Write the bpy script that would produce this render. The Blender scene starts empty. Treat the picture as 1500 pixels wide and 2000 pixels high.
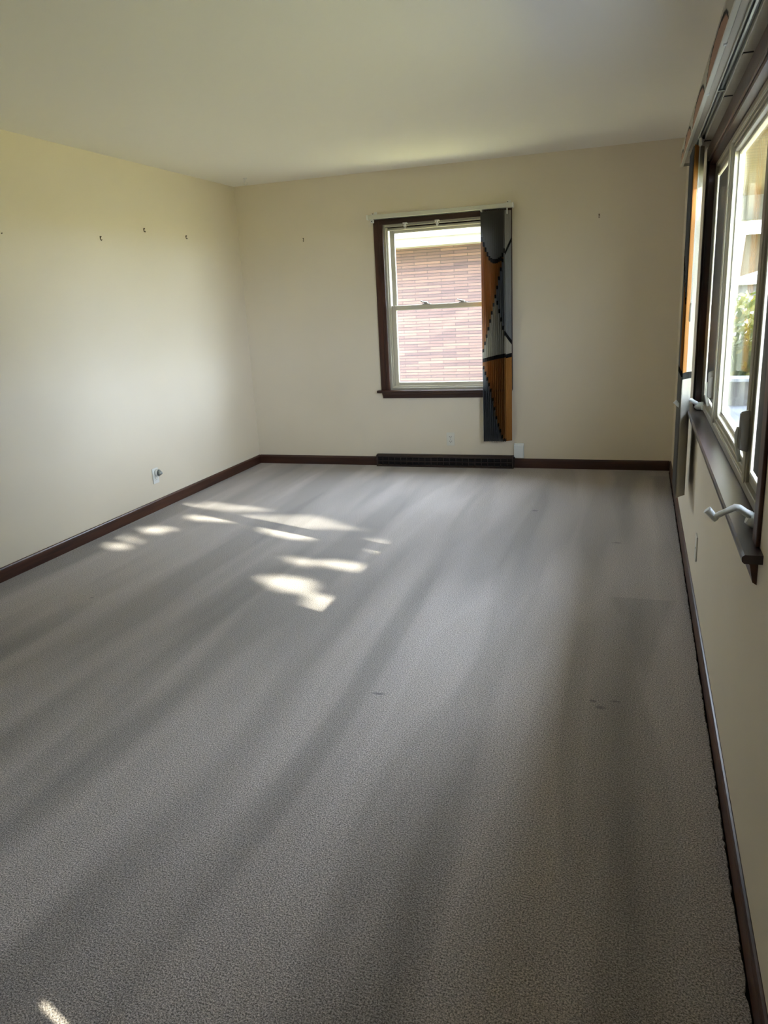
import bpy, bmesh, math, random
from mathutils import Vector, Matrix
random.seed(7)
S = bpy.context.scene
COL = S.collection

# ------------------------------------------------------------------ camera
W_PX = 1500.0
F_PX, PITCH, YAW, ROLL, CAM_H = 1471.024, -0.272771, 0.330622, -0.052474, 1.4234
cam_d = bpy.data.cameras.new('camera'); cam = bpy.data.objects.new('camera', cam_d); COL.objects.link(cam)
cam_d.sensor_fit = 'HORIZONTAL'; cam_d.sensor_width = 36.0; cam_d.lens = F_PX / W_PX * 36.0
cam_d.clip_start = 0.02; cam_d.clip_end = 500
_f = Vector((-math.sin(YAW)*math.cos(PITCH), math.cos(YAW)*math.cos(PITCH), math.sin(PITCH)))
_r = Vector((math.cos(YAW), math.sin(YAW), 0)); _u = _r.cross(_f)
_r2 = math.cos(ROLL)*_r + math.sin(ROLL)*_u; _u2 = -math.sin(ROLL)*_r + math.cos(ROLL)*_u
M = Matrix((_r2, _u2, -_f)).transposed().to_4x4(); M.translation = Vector((0, 0, CAM_H))
cam.matrix_world = M
S.camera = cam

# ------------------------------------------------------------------ exposure, sky, sun
S.view_settings.view_transform = 'Standard'
S.view_settings.look = 'None'
S.view_settings.gamma = 1.0
S.view_settings.use_curve_mapping = False
S.view_settings.exposure = 1.03
S.cycles.diffuse_bounces = 8
S.cycles.transparent_max_bounces = 24
SKY_STRENGTH = 20.0
world = bpy.data.worlds.new('sky'); S.world = world; world.use_nodes = True
_bg = world.node_tree.nodes['Background']
_bg.inputs['Color'].default_value = (0.78, 0.865, 1.05, 1)
_bg.inputs['Strength'].default_value = SKY_STRENGTH
SUN_DIR = Vector((-1.0, 0.36, -0.525)).normalized()        # the way the light travels
SUN_K = 0.53                                               # drop per metre of x
sun_d = bpy.data.lights.new('sun', 'SUN'); sun = bpy.data.objects.new('sun', sun_d); COL.objects.link(sun)
sun_d.energy = 11.5; sun_d.color = (1.0, 0.90, 0.74); sun_d.angle = math.radians(0.53)
sun.rotation_euler = SUN_DIR.to_track_quat('-Z', 'Y').to_euler(); sun.location = (20, -6, 12)

# ------------------------------------------------------------------ room dimensions
XL, XR, YB, YR, H = -3.3824, 0.2815, 6.3061, -1.9, 2.44
WT = 0.16                                                   # wall thickness
RT = 0.075                                                  # right wall thickness at the window
FY0, FY1, FZ0, FZ1 = 1.875, 4.09, 0.815, 1.970              # front window opening
BX0, BX1, BZ0, BZ1 = -2.045, -1.055, 0.665, 2.03            # back window opening
DY0, DY1, DZ1 = 0.02, 0.94, 2.03                            # front door opening

def portal(name, loc, rot, sx, sy):
    d = bpy.data.lights.new(name, 'AREA'); d.shape = 'RECTANGLE'; d.size = sx; d.size_y = sy
    d.cycles.is_portal = True
    o = bpy.data.objects.new(name, d); COL.objects.link(o); o.location = loc; o.rotation_euler = rot
    return o
portal('window_portal', (XR+RT+0.03, (FY0+FY1)/2, (FZ0+FZ1)/2), (0, math.pi/2, 0), FZ1-FZ0, FY1-FY0)
portal('window_portal', ((BX0+BX1)/2, YB+WT+0.03, (BZ0+BZ1)/2), (-math.pi/2, 0, 0), BX1-BX0, BZ1-BZ0)

# ------------------------------------------------------------------ materials
def mat(name, color=(.5, .5, .5), rough=.6, metal=0.0, spec=.5):
    m = bpy.data.materials.new(name); m.use_nodes = True
    b = m.node_tree.nodes['Principled BSDF']
    b.inputs['Base Color'].default_value = (*color, 1); b.inputs['Roughness'].default_value = rough
    b.inputs['Metallic'].default_value = metal; b.inputs['Specular IOR Level'].default_value = spec
    return m
def N(m, t, **kw):
    n = m.node_tree.nodes.new(t)
    for k, v in kw.items():
        if k in n.inputs: n.inputs[k].default_value = v
        else: setattr(n, k, v)
    return n
def L(m, a, b): m.node_tree.links.new(a, b)
def BS(m): return m.node_tree.nodes['Principled BSDF']
def coords(m, scale=(1, 1, 1), loc=(0, 0, 0), rot=(0, 0, 0)):
    tc = N(m, 'ShaderNodeTexCoord'); mp = N(m, 'ShaderNodeMapping')
    mp.inputs['Scale'].default_value = scale; mp.inputs['Location'].default_value = loc; mp.inputs['Rotation'].default_value = rot
    L(m, tc.outputs['Object'], mp.inputs['Vector']); return mp.outputs['Vector']
def noise(m, vec, scale, detail=3, rough=.5):
    n = N(m, 'ShaderNodeTexNoise'); n.inputs['Scale'].default_value = scale; n.inputs['Detail'].default_value = detail
    n.inputs['Roughness'].default_value = rough; L(m, vec, n.inputs['Vector']); return n.outputs['Fac']
def ramp(m, fac, stops):
    r = N(m, 'ShaderNodeValToRGB'); e = r.color_ramp.elements
    while len(e) < len(stops): e.new(0.5)
    for el, (p, c) in zip(e, stops): el.position = p; el.color = (*c, 1)
    L(m, fac, r.inputs['Fac']); return r.outputs['Color']
def bump(m, fac, strength, dist=.002):
    b = N(m, 'ShaderNodeBump'); b.inputs['Strength'].default_value = strength; b.inputs['Distance'].default_value = dist
    L(m, fac, b.inputs['Height']); L(m, b.outputs['Normal'], BS(m).inputs['Normal'])
def mathn(m, op, a, b=None, c=None):
    n = N(m, 'ShaderNodeMath', operation=op)
    for i, v in enumerate((a, b, c)):
        if v is None: continue
        if isinstance(v, (int, float)): n.inputs[i].default_value = v
        else: L(m, v, n.inputs[i])
    return n.outputs[0]
def mixc(m, fac, a, b, blend='MIX'):
    n = N(m, 'ShaderNodeMix', data_type='RGBA', blend_type=blend)
    for i, v in ((0, fac), (6, a), (7, b)):
        if isinstance(v, (int, float)): n.inputs[i].default_value = v
        elif isinstance(v, tuple): n.inputs[i].default_value = (*v, 1)
        else: L(m, v, n.inputs[i])
    return n.outputs[2]

# painted walls
m_wall = mat('beige_wall_paint', (.60, .55, .44), .62, spec=.35)
v = coords(m_wall); L(m_wall, ramp(m_wall, noise(m_wall, v, 1.3, 2), [(.3, (.71, .64, .52)), (.7, (.75, .68, .555))]), BS(m_wall).inputs['Base Color'])
bump(m_wall, noise(m_wall, coords(m_wall, (90, 90, 40)), 1.0, 3), .12, .0015)
m_ceil = mat('white_ceiling_paint', (.86, .84, .79), .8, spec=.2)
bump(m_ceil, noise(m_ceil, coords(m_ceil, (6, 6, 6)), 1.0, 2), .06, .003)

# carpet
m_carpet = mat('grey_beige_carpet', (.3, .28, .25), .95, spec=.15)
BS(m_carpet).inputs['Sheen Weight'].default_value = .35
BS(m_carpet).inputs['Sheen Roughness'].default_value = .45
BS(m_carpet).inputs['Sheen Tint'].default_value = (.85, .9, 1, 1)
cv = coords(m_carpet)
fine = noise(m_carpet, cv, 230, 2, .8)
tuft = ramp(m_carpet, fine, [(.36, (.13, .112, .092)), (.5, (.42, .372, .338)), (.64, (.78, .705, .65))])
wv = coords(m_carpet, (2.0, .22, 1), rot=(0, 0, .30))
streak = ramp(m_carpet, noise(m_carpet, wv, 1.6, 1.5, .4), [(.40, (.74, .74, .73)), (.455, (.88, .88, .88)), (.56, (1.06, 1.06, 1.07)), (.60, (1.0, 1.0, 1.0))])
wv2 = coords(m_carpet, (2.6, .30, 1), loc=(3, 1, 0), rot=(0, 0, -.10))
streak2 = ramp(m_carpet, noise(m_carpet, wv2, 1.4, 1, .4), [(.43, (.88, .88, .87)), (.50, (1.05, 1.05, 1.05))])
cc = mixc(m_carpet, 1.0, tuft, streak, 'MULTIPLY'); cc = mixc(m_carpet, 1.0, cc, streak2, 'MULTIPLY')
sx = N(m_carpet, 'ShaderNodeSeparateXYZ'); L(m_carpet, cv, sx.inputs[0])
X_, Y_ = sx.outputs['X'], sx.outputs['Y']
# vacuum wedges in the pile (x of the tip, y of the tip, y of the wide end, half width)
for (tx, ty, ey, hw, val) in [(.065, 2.62, 3.53, .15, .82), (-.05, 4.9, 6.25, .13, .82), (.184, 5.4, 6.1, .09, .80), (-1.9, 4.9, 6.1, .16, .9), (-1.1, 4.8, 6.2, .14, .92)]:
    tt = mathn(m_carpet, 'DIVIDE', mathn(m_carpet, 'SUBTRACT', Y_, ty), ey-ty)
    inside = mathn(m_carpet, 'MULTIPLY', mathn(m_carpet, 'GREATER_THAN', tt, 0), mathn(m_carpet, 'LESS_THAN', tt, 1))
    dx = mathn(m_carpet, 'ABSOLUTE', mathn(m_carpet, 'SUBTRACT', X_, tx))
    edge = mathn(m_carpet, 'SUBTRACT', mathn(m_carpet, 'MULTIPLY', tt, hw), dx)
    edge = mathn(m_carpet, 'ADD', edge, mathn(m_carpet, 'MULTIPLY', mathn(m_carpet, 'SUBTRACT', noise(m_carpet, cv, 6, 2), .5), .06))
    e = N(m_carpet, 'ShaderNodeMapRange'); e.inputs['From Min'].default_value = -.005; e.inputs['From Max'].default_value = .035; L(m_carpet, edge, e.inputs['Value'])
    cc = mixc(m_carpet, mathn(m_carpet, 'MULTIPLY', inside, e.outputs[0]), cc, mixc(m_carpet, 1.0, cc, (val, val, val), 'MULTIPLY'))
# small dents and rub marks left by furniture feet
for (px_, py_, rx, ry) in [(-.080, 2.480, .020, .014), (-.108, 2.520, .014, .010), (-.030, 2.535, .020, .008), (-.077, 4.37, .030, .014), (-.628, 4.99, .025, .02), (-.88, 2.395, .034, .010), (-2.68, 3.01, .012, .01)]:
    a = mathn(m_carpet, 'POWER', mathn(m_carpet, 'DIVIDE', mathn(m_carpet, 'SUBTRACT', X_, px_), rx), 2)
    b = mathn(m_carpet, 'POWER', mathn(m_carpet, 'DIVIDE', mathn(m_carpet, 'SUBTRACT', Y_, py_), ry), 2)
    d = mathn(m_carpet, 'ADD', mathn(m_carpet, 'ADD', a, b), mathn(m_carpet, 'MULTIPLY', noise(m_carpet, cv, 60, 2), 1.2))
    e = N(m_carpet, 'ShaderNodeMapRange'); e.inputs['From Min'].default_value = 1.7; e.inputs['From Max'].default_value = .7; L(m_carpet, d, e.inputs['Value'])
    cc = mixc(m_carpet, mathn(m_carpet, 'MULTIPLY', e.outputs[0], .6), cc, (.05, .035, .04))
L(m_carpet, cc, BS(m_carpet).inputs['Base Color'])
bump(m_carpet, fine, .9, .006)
m_subfloor = mat('dark_floor_edge', (.02, .017, .014), .9)

# dark stained wood
def wood(name, c1, c2, rough, axis):
    m = mat(name, c1, rough); sc = [26, 26, 26]; sc[axis] = 1.6
    f = noise(m, coords(m, tuple(sc)), 1.0, 5, .6)
    L(m, ramp(m, f, [(.32, c1), (.68, c2)]), BS(m).inputs['Base Color'])
    bump(m, f, .12, .001); return m
m_wood_x = wood('walnut_stained_wood_x', (.024, .009, .006), (.060, .023, .013), .40, 0)
m_wood_y = wood('walnut_stained_wood_y', (.030, .010, .006), (.095, .036, .019), .36, 1)
m_wood_z = wood('walnut_stained_wood_z', (.026, .009, .006), (.080, .028, .015), .38, 2)
m_stool = wood('dark_stool_wood', (.020, .011, .013), (.045, .024, .026), .30, 1)
BS(m_stool).inputs['Specular IOR Level'].default_value = .7

m_cream = mat('cream_window_vinyl', (.56, .53, .43), .42)
m_cream2 = mat('grey_cream_window_vinyl', (.40, .38, .31), .45)
m_white = mat('white_plastic', (.78, .79, .77), .35)
m_offwhite = mat('off_white_metal', (.60, .60, .52), .38)
m_beigebd = mat('beige_rail_vinyl', (.47, .44, .37), .45)
m_track = mat('dark_track_channel', (.035, .045, .045), .35)
m_alu = mat('grey_aluminium', (.35, .38, .38), .3, .8)
m_black = mat('black_metal', (.012, .012, .012), .5)
m_hole = mat('dark_hole', (.01, .01, .01), .9)
m_register = mat('dark_brown_register_metal', (.035, .022, .018), .38, .2)
m_brass = mat('antique_brass', (.09, .06, .025), .45, .7)
m_taupe = mat('taupe_hardware', (.33, .31, .27), .38)
m_crank = mat('white_crank_enamel', (.90, .94, .93), .3)
m_outlet = mat('ivory_plastic_plate', (.70, .69, .62), .4)
m_blue_plate = mat('white_plate', (.74, .78, .80), .4)

def fabric(name, c):
    m = mat(name, c, .8, spec=.2)
    f = noise(m, coords(m, (300, 300, 300)), 1.0, 2)
    L(m, mixc(m, f, tuple(x*.82 for x in c), tuple(min(1, x*1.15) for x in c)), BS(m).inputs['Base Color'])
    bump(m, f, .2, .0006); return m
m_vgrey = fabric('vane_grey', (.27, .27, .26))
m_vblue = fabric('vane_slate', (.22, .235, .25))
m_vochre = fabric('vane_ochre', (.38, .17, .045))
m_vbeige = fabric('vane_beige', (.47, .45, .38))
m_vblack = fabric('vane_black', (.008, .008, .008))
m_peach = fabric('valance_peach', (.40, .24, .17))
VM = dict(g=m_vgrey, b=m_vblue, o=m_vochre, w=m_vbeige, k=m_vblack, p=m_peach)

def glass_mat(name, tint=(.94, .97, .96), refl=1.0):
    m = bpy.data.materials.new(name); m.use_nodes = True; nt = m.node_tree; nt.nodes.remove(nt.nodes['Principled BSDF'])
    out = nt.nodes['Material Output']; t = N(m, 'ShaderNodeBsdfTransparent'); t.inputs[0].default_value = (*tint, 1)
    g = N(m, 'ShaderNodeBsdfGlossy'); g.inputs['Roughness'].default_value = .01; g.inputs['Color'].default_value = (1, 1, 1, 1)
    fr = N(m, 'ShaderNodeFresnel'); fr.inputs[0].default_value = 1.45
    mx = N(m, 'ShaderNodeMixShader'); f = mathn(m, 'MULTIPLY', fr.outputs[0], refl)
    L(m, f, mx.inputs[0]); L(m, t.outputs[0], mx.inputs[1]); L(m, g.outputs[0], mx.inputs[2]); L(m, mx.outputs[0], out.inputs[0]); return m
m_glass = glass_mat('window_glass', refl=.3)
m_glass_side = glass_mat('casement_glass', (.9, .93, .93), .5)
def screen_mat():
    m = mat('insect_screen_mesh', (.05, .055, .06), .6)
    nt = m.node_tree; out = nt.nodes['Material Output']; t = N(m, 'ShaderNodeBsdfTransparent')
    mx = N(m, 'ShaderNodeMixShader'); g_ = N(m, 'ShaderNodeNewGeometry'); vd = N(m, 'ShaderNodeVectorMath', operation='DOT_PRODUCT'); L(m, g_.outputs['Normal'], vd.inputs[0]); L(m, g_.outputs['Incoming'], vd.inputs[1])
    op = N(m, 'ShaderNodeMath', operation='DIVIDE', use_clamp=True); op.inputs[0].default_value = .27; L(m, mathn(m, 'ABSOLUTE', vd.outputs['Value']), op.inputs[1]); L(m, op.outputs[0], mx.inputs[0])
    L(m, t.outputs[0], mx.inputs[1]); L(m, BS(m).outputs[0], mx.inputs[2]); L(m, mx.outputs[0], out.inputs[0]); return m
m_screen = screen_mat()

# ------------------------------------------------------------------ mesh helpers
class MB:
    def __init__(s): s.bm = bmesh.new(); s.mats = []
    def mi(s, m):
        if m not in s.mats: s.mats.append(m)
        return s.mats.index(m)
    def box(s, x0, x1, y0, y1, z0, z1, m, bev=0.0, seg=1):
        b = bmesh.new(); r = bmesh.ops.create_cube(b, size=1.0)
        bmesh.ops.transform(b, verts=b.verts, matrix=Matrix.Translation(((x0+x1)/2, (y0+y1)/2, (z0+z1)/2)) @ Matrix.Diagonal((abs(x1-x0), abs(y1-y0), abs(z1-z0), 1)))
        if bev: bmesh.ops.bevel(b, geom=b.edges[:], offset=bev, segments=seg, affect='EDGES', profile=.5)
        s.join(b, m); return s
    def join(s, b, m, mtx=None):
        if mtx is not None: bmesh.ops.transform(b, verts=b.verts, matrix=mtx)
        i = s.mi(m); vm = {}
        for v in b.verts: vm[v] = s.bm.verts.new(v.co)
        for f in b.faces:
            try: nf = s.bm.faces.new([vm[v] for v in f.verts]); nf.material_index = i; nf.smooth = f.smooth
            except ValueError: pass
        b.free()
    def poly(s, pts, m, smooth=False):
        f = s.bm.faces.new([s.bm.verts.new(p) for p in pts]); f.material_index = s.mi(m); f.smooth = smooth; return f
    def prism(s, prof, axis, a0, a1, m, smooth=False):
        # prof: 2-D outline in the two other axes (in xyz order), extruded along the axis
        def P(p, a):
            q = list(p); q.insert(axis, a); return Vector(q)
        A = [s.bm.verts.new(P(p, a0)) for p in prof]; B = [s.bm.verts.new(P(p, a1)) for p in prof]
        i = s.mi(m); n = len(prof)
        for k in range(n):
            f = s.bm.faces.new((A[k], A[(k+1) % n], B[(k+1) % n], B[k])); f.material_index = i; f.smooth = smooth
        for c in (A[::-1], B):
            f = s.bm.faces.new(c); f.material_index = i
        return s
    def tube(s, pts, rads, m, seg=12, cap=True, flat=(1, 1)):
        pts = [Vector(p) for p in pts]
        if isinstance(rads, (int, float)): rads = [rads]*len(pts)
        rings = []; i = s.mi(m)
        up = Vector((0, 0, 1))
        for k, p in enumerate(pts):
            d = (pts[min(k+1, len(pts)-1)] - pts[max(k-1, 0)]).normalized()
            u = up if abs(d.dot(up)) < .95 else Vector((0, 1, 0))
            a = d.cross(u).normalized(); b = a.cross(d).normalized()
            rings.append([s.bm.verts.new(p + a*math.cos(t)*rads[k]*flat[0] + b*math.sin(t)*rads[k]*flat[1]) for t in [2*math.pi*j/seg for j in range(seg)]])
        for A, B in zip(rings, rings[1:]):
            for j in range(seg):
                f = s.bm.faces.new((A[j], A[(j+1) % seg], B[(j+1) % seg], B[j])); f.material_index = i; f.smooth = True
        if cap:
            for c in (rings[0][::-1], rings[-1]): s.bm.faces.new(c).material_index = i
        return s
    def build(s, name, parent=None, loc=(0, 0, 0)):
        bmesh.ops.recalc_face_normals(s.bm, faces=s.bm.faces[:])
        me = bpy.data.meshes.new(name); s.bm.to_mesh(me); s.bm.free()
        for m in s.mats: me.materials.append(m)
        o = bpy.data.objects.new(name, me); COL.objects.link(o)
        if parent is not None:
            o.parent = parent
            o.matrix_parent_inverse = Matrix.Translation(-Vector(parent.location))
        return o
def tag(o, label=None, cat=None, group=None, kind=None):
    if label: o['label'] = label
    if cat: o['category'] = cat
    if group: o['group'] = group
    if kind: o['kind'] = kind
    return o
def empty(name, loc):
    o = bpy.data.objects.new(name, None); COL.objects.link(o); o.location = loc; o.empty_display_size = .05; return o
def struct(o, label, cat='wall'): return tag(o, label, cat, kind='structure')
def frame_yz(mb, x0, x1, y0, y1, z0, z1, w, m, bev=0.0, wb=None, wt=None):
    wb = w if wb is None else wb; wt = w if wt is None else wt
    mb.box(x0, x1, y0, y0+w, z0, z1, m, bev); mb.box(x0, x1, y1-w, y1, z0, z1, m, bev)
    mb.box(x0, x1, y0+w, y1-w, z0, z0+wb, m, bev); mb.box(x0, x1, y0+w, y1-w, z1-wt, z1, m, bev)
def frame_xz(mb, y0, y1, x0, x1, z0, z1, w, m, bev=0.0, wb=None, wt=None):
    wb = w if wb is None else wb; wt = w if wt is None else wt
    mb.box(x0, x0+w, y0, y1, z0, z1, m, bev); mb.box(x1-w, x1, y0, y1, z0, z1, m, bev)
    mb.box(x0+w, x1-w, y0, y1, z0, z0+wb, m, bev); mb.box(x0+w, x1-w, y0, y1, z1-wt, z1, m, bev)

# ------------------------------------------------------------------ room shell
mb = MB()
# carpet with a ragged edge against the right wall
nx, y_a, y_b = 24, YR, YB-0.004
ys = [y_a]
while ys[-1] < y_b: ys.append(min(y_b, ys[-1] + random.uniform(.006, .016)))
edge_x = [XR - .0155 - abs(random.gauss(0, .003)) for _ in ys]
right = [(ex, y, 0.0) for ex, y in zip(edge_x, ys)]
top = [mb.bm.verts.new(p) for p in right]
low = [mb.bm.verts.new((p[0]+.002, p[1], -.010)) for p in right]
left_v = [mb.bm.verts.new((XL, y, 0)) for y in ys]
ci = mb.mi(m_carpet)
for k in range(len(ys)-1):
    for A, B in ((left_v, top), (top, low)):
        f = mb.bm.faces.new((A[k], A[k+1], B[k+1], B[k])); f.material_index = ci
mb.box(XL-WT, XR+WT, YR-WT, YB+WT, -.14, -.012, m_subfloor)
struct(mb.build('floor'), 'grey beige cut pile carpet covering the whole room floor', 'floor')
mb = MB().box(XL-WT, XR+WT, YR-WT, YB+WT, H, H+.15, m_ceil)
struct(mb.build('ceiling'), 'plain white painted ceiling', 'ceiling')
mb = MB().box(XL-WT, XL, YR-WT, YB+WT, -.012, H, m_wall)
struct(mb.build('wall_left'), 'beige wall on the left with three small picture hooks')
mb = MB().box(XL, XR, YR-WT, YR, -.012, H, m_wall)
struct(mb.build('wall_rear'), 'beige wall behind the camera')
mb = MB()
mb.box(XL, BX0, YB, YB+WT, -.012, H, m_wall); mb.box(BX1, XR, YB, YB+WT, -.012, H, m_wall)
mb.box(BX0, BX1, YB, YB+WT, -.012, BZ0, m_wall); mb.box(BX0, BX1, YB, YB+WT, BZ1, H, m_wall)
struct(mb.build('wall_back'), 'beige far wall around the double hung window')
mb = MB()
mb.box(XR, XR+RT, YR-WT, DY0, -.012, H, m_wall); mb.box(XR, XR+RT, DY0, DY1, DZ1, H, m_wall)
mb.box(XR, XR+RT, DY1, FY0, -.012, H, m_wall)
mb.box(XR, XR+RT, FY0, FY1, -.012, FZ0, m_wall); mb.box(XR, XR+RT, FY0, FY1, FZ1, H, m_wall)
mb.box(XR, XR+RT, FY1, YB+WT, -.012, H, m_wall)
struct(mb.build('wall_right'), 'beige right hand wall holding the wide front window')

# unseen front door beside the camera, its glass slit shaped to admit the near sunbeam
mb = MB()
dz0, dz1, dyc, dw = .34, 1.75, .424, .030
mb.box(XR+.03, XR+.075, DY0, dyc-dw/2, -.012, DZ1, m_wood_z); mb.box(XR+.03, XR+.075, dyc+dw/2, DY1, -.012, DZ1, m_wood_z)
mb.box(XR+.03, XR+.075, dyc-dw/2, dyc+dw/2, -.012, dz0, m_wood_z); mb.box(XR+.03, XR+.075, dyc-dw/2, dyc+dw/2, .80, DZ1, m_wood_z)
door = struct(mb.build('door_1'), 'unseen dark wood front door with a glass slit shaped for a sunbeam', 'door')
MB().box(XR+.05, XR+.054, dyc-dw/2, dyc+dw/2, dz0, .80, m_glass).build('door_glass', door)
mb = MB(); frame_yz(mb, XR-.012, XR, DY0-.06, DY1+.06, -.0, DZ1+.06, .06, m_wood_z, .003, wb=.001)
mb.build('door_casing', door)
MB().tube([(XR+.03, DY0+.07, .95), (XR-.02, DY0+.07, .95), (XR-.04, DY0+.07, .95), (XR-.055, DY0+.07, .95)], [.012, .012, .028, .018], m_brass).build('door_knob', door)

# baseboards
def bb_profile(sign, face):      # outline in (offset from wall, z)
    return [(0, 0), (.012, 0), (.012, .062), (.0105, .071), (.007, .077), (.002, .080), (0, .080)]
def baseboard(name, axis, wallpos, sgn, a0, a1, m, label):
    mbx = MB(); pr = [(wallpos + sgn*o, z) for o, z in bb_profile(0, 0)]
    mbx.prism(pr, axis, a0, a1, m)
    return struct(mbx.build(name), label, 'baseboard')
baseboard('baseboard_left', 1, XL, 1, YR, YB, m_wood_y, 'dark brown baseboard along the left wall')
baseboard('baseboard_back', 0, YB, -1, XL+.012, -2.192, m_wood_x, 'dark brown baseboard left of the heating register')
baseboard('baseboard_back', 0, YB, -1, -.966, XR-.012, m_wood_x, 'dark brown baseboard right of the heating register')
baseboard('baseboard_right', 1, XR, -1, DY1+.06, YB, m_wood_y, 'dark brown baseboard under the wide front window')

# ------------------------------------------------------------------ back window (window_1)
w1 = tag(empty('window_1', ((BX0+BX1)/2, YB, BZ0)), 'cream double hung window in dark wood trim with brick wall outside', 'window', kind='structure')
CW = .078
mb = MB()
cx0, cx1, cz1 = BX0-CW, BX1+CW, BZ1+.062
def casing_prof(inner, outer, sgn):
    return None
for (a, b) in ((cx0, BX0+.004), (BX1-.004, cx1)):
    mb.box(a, b, YB-.018, YB, BZ0-.005, cz1, m_wood_z, .004, 2)
mb.box(cx0, cx1, YB-.019, YB, BZ1-.004, cz1, m_wood_x, .004, 2)
mb.box(BX0-.03, BX0-.022, YB-.022, YB-.016, BZ0, BZ1+.03, m_wood_z, .002)     # bead on the casing
mb.box(BX1+.022, BX1+.03, YB-.022, YB-.016, BZ0, BZ1+.03, m_wood_z, .002)
mb.build('window_casing', w1)
mb = MB()
st_x0, st_x1, st_z = -2.152, -.982, .672
mb.prism([(YB+.045, st_z-.020), (YB-.050, st_z-.020), (YB-.056, st_z-.014), (YB-.056, st_z-.006), (YB-.050, st_z), (YB+.045, st_z)], 0, st_x0, st_x1, m_wood_x)
mb.build('window_stool', w1)
mb = MB()
ap = [(YB, st_z-.020), (YB-.040, st_z-.020), (YB-.038, st_z-.030), (YB-.026, st_z-.042), (YB-.018, st_z-.060), (YB-.014, st_z-.070), (YB, st_z-.072)]
mb.prism(ap, 0, cx0+.012, cx1-.012, m_wood_x)
mb.build('window_apron', w1)
mb = MB()
frame_xz(mb, YB-.002, YB+.13, BX0, BX1, BZ0+.004, BZ1, .022, m_cream2, .002)
frame_xz(mb, YB+.012, YB+.03, BX0+.022, BX1-.022, BZ0+.026, BZ1-.022, .014, m_cream, .002)
mb.box(BX0+.036, BX1-.036, YB+.012, YB+.05, BZ1-.05, BZ1-.022, m_cream2, .003)
mb.build('window_frame', w1)
ux0, ux1 = BX0+.036, BX1-.036
RZ = 1.360
mb = MB(); frame_xz(mb, YB+.062, YB+.092, ux0, ux1, RZ-.018, BZ1-.045, .040, m_cream2, .004, wb=.036, wt=.026); us = mb.build('upper_sash', w1)
MB().box(ux0+.03, ux1-.03, YB+.075, YB+.079, RZ, BZ1-.06, m_glass).build('glass_pane', us)
mb = MB(); frame_xz(mb, YB+.024, YB+.056, ux0, ux1, BZ0+.022, RZ+.020, .040, m_cream, .004, wb=.048, wt=.040); ls = mb.build('lower_sash', w1)
MB().box(ux0+.03, ux1-.03, YB+.038, YB+.042, BZ0+.06, RZ, m_glass).build('glass_pane', ls)
for lx in (-1.701, -1.39):
    mb = MB()
    mb.box(lx-.034, lx+.034, YB+.020, YB+.05, RZ+.020, RZ+.025, m_taupe, .002)
    mb.tube([(lx-.004, YB+.036, RZ+.024), (lx-.004, YB+.036, RZ+.038)], [.020, .016], m_taupe, 16)
    mb.tube([(lx-.004, YB+.034, RZ+.034), (lx-.032, YB+.024, RZ+.040), (lx-.046, YB+.018, RZ+.047)], [.007, .006, .005], m_taupe, 8)
    mb.build('sash_lock', w1)

# ------------------------------------------------------------------ back vertical blind
def interp(pts, x):
    pts = sorted(pts)
    if x <= pts[0][0]: return pts[0][1]
    for (a, za), (b, zb) in zip(pts, pts[1:]):
        if x <= b: return za + (zb-za)*(x-a)/max(1e-6, b-a)
    return pts[-1][1]
CA = [(-1.205, 1.865), (-1.195, 1.839), (-1.162, 1.751), (-1.140, 1.705), (-1.117, 1.683), (-1.085, 1.680), (-1.049, 1.700), (-1.032, 1.735), (-1.015, 1.773), (-.990, 1.80), (-.970, 1.845)]
CB = [(-1.032, 1.71), (-1.067, 1.55), (-1.097, 1.41), (-1.152, 1.177), (-1.196, 1.008), (-1.215, .928)]
CC = [(-1.092, 1.409), (-1.064, 1.286), (-1.036, 1.162), (-1.014, 1.099), (-.985, 1.047), (-.965, 1.01)]
CD = [(-1.220, .91), (-1.102, .936), (-.985, .956)]
CE = [(-1.215, .900), (-1.141, .669), (-1.09, .407), (-1.043, .249)]
def zones_back(x):
    t = .017
    A, D = interp(CA, x), interp(CD, x)
    z = [(2.07, 'g'), (A+t, 'k'), (A-t, None)]
    if x < -1.032:
        B = interp(CB, x)
        z[-1] = (A-t, 'o')
        if x < -1.092: z += [(B+.014, 'k'), (B-.014, 'w')]
        else:
            C_ = interp(CC, x); z += [(B+.014, 'k'), (B-.014, 'b'), (C_+.016, 'k'), (C_-.016, 'w')]
    else:
        C_ = interp(CC, x); z[-1] = (A-t, 'b'); z += [(C_+.018, 'k'), (C_-.018, 'w')]
    z += [(D+.014, 'k'), (D-.018, 'o')]
    if x < -1.043:
        E_ = interp(CE, x); z += [(E_+.014, 'k'), (E_-.014, 'b')]
    else: z += [(.262, 'k')]
    return z
def slope(f, z): return 1.9 if z > 1.5 else (-1.3 if z > 1.0 else .15)
def last_zones(u, k):
    du = u*.052
    A, C_, D = 1.785+1.9*du, 1.085-1.3*du, .948+.15*du
    return [(2.05, 'g'), (A+.016, 'k'), (A-.016, 'b'), (C_+.018, 'k'), (C_-.018, 'w'), (D+.014, 'k'), (D-.018, 'o')]
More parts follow.
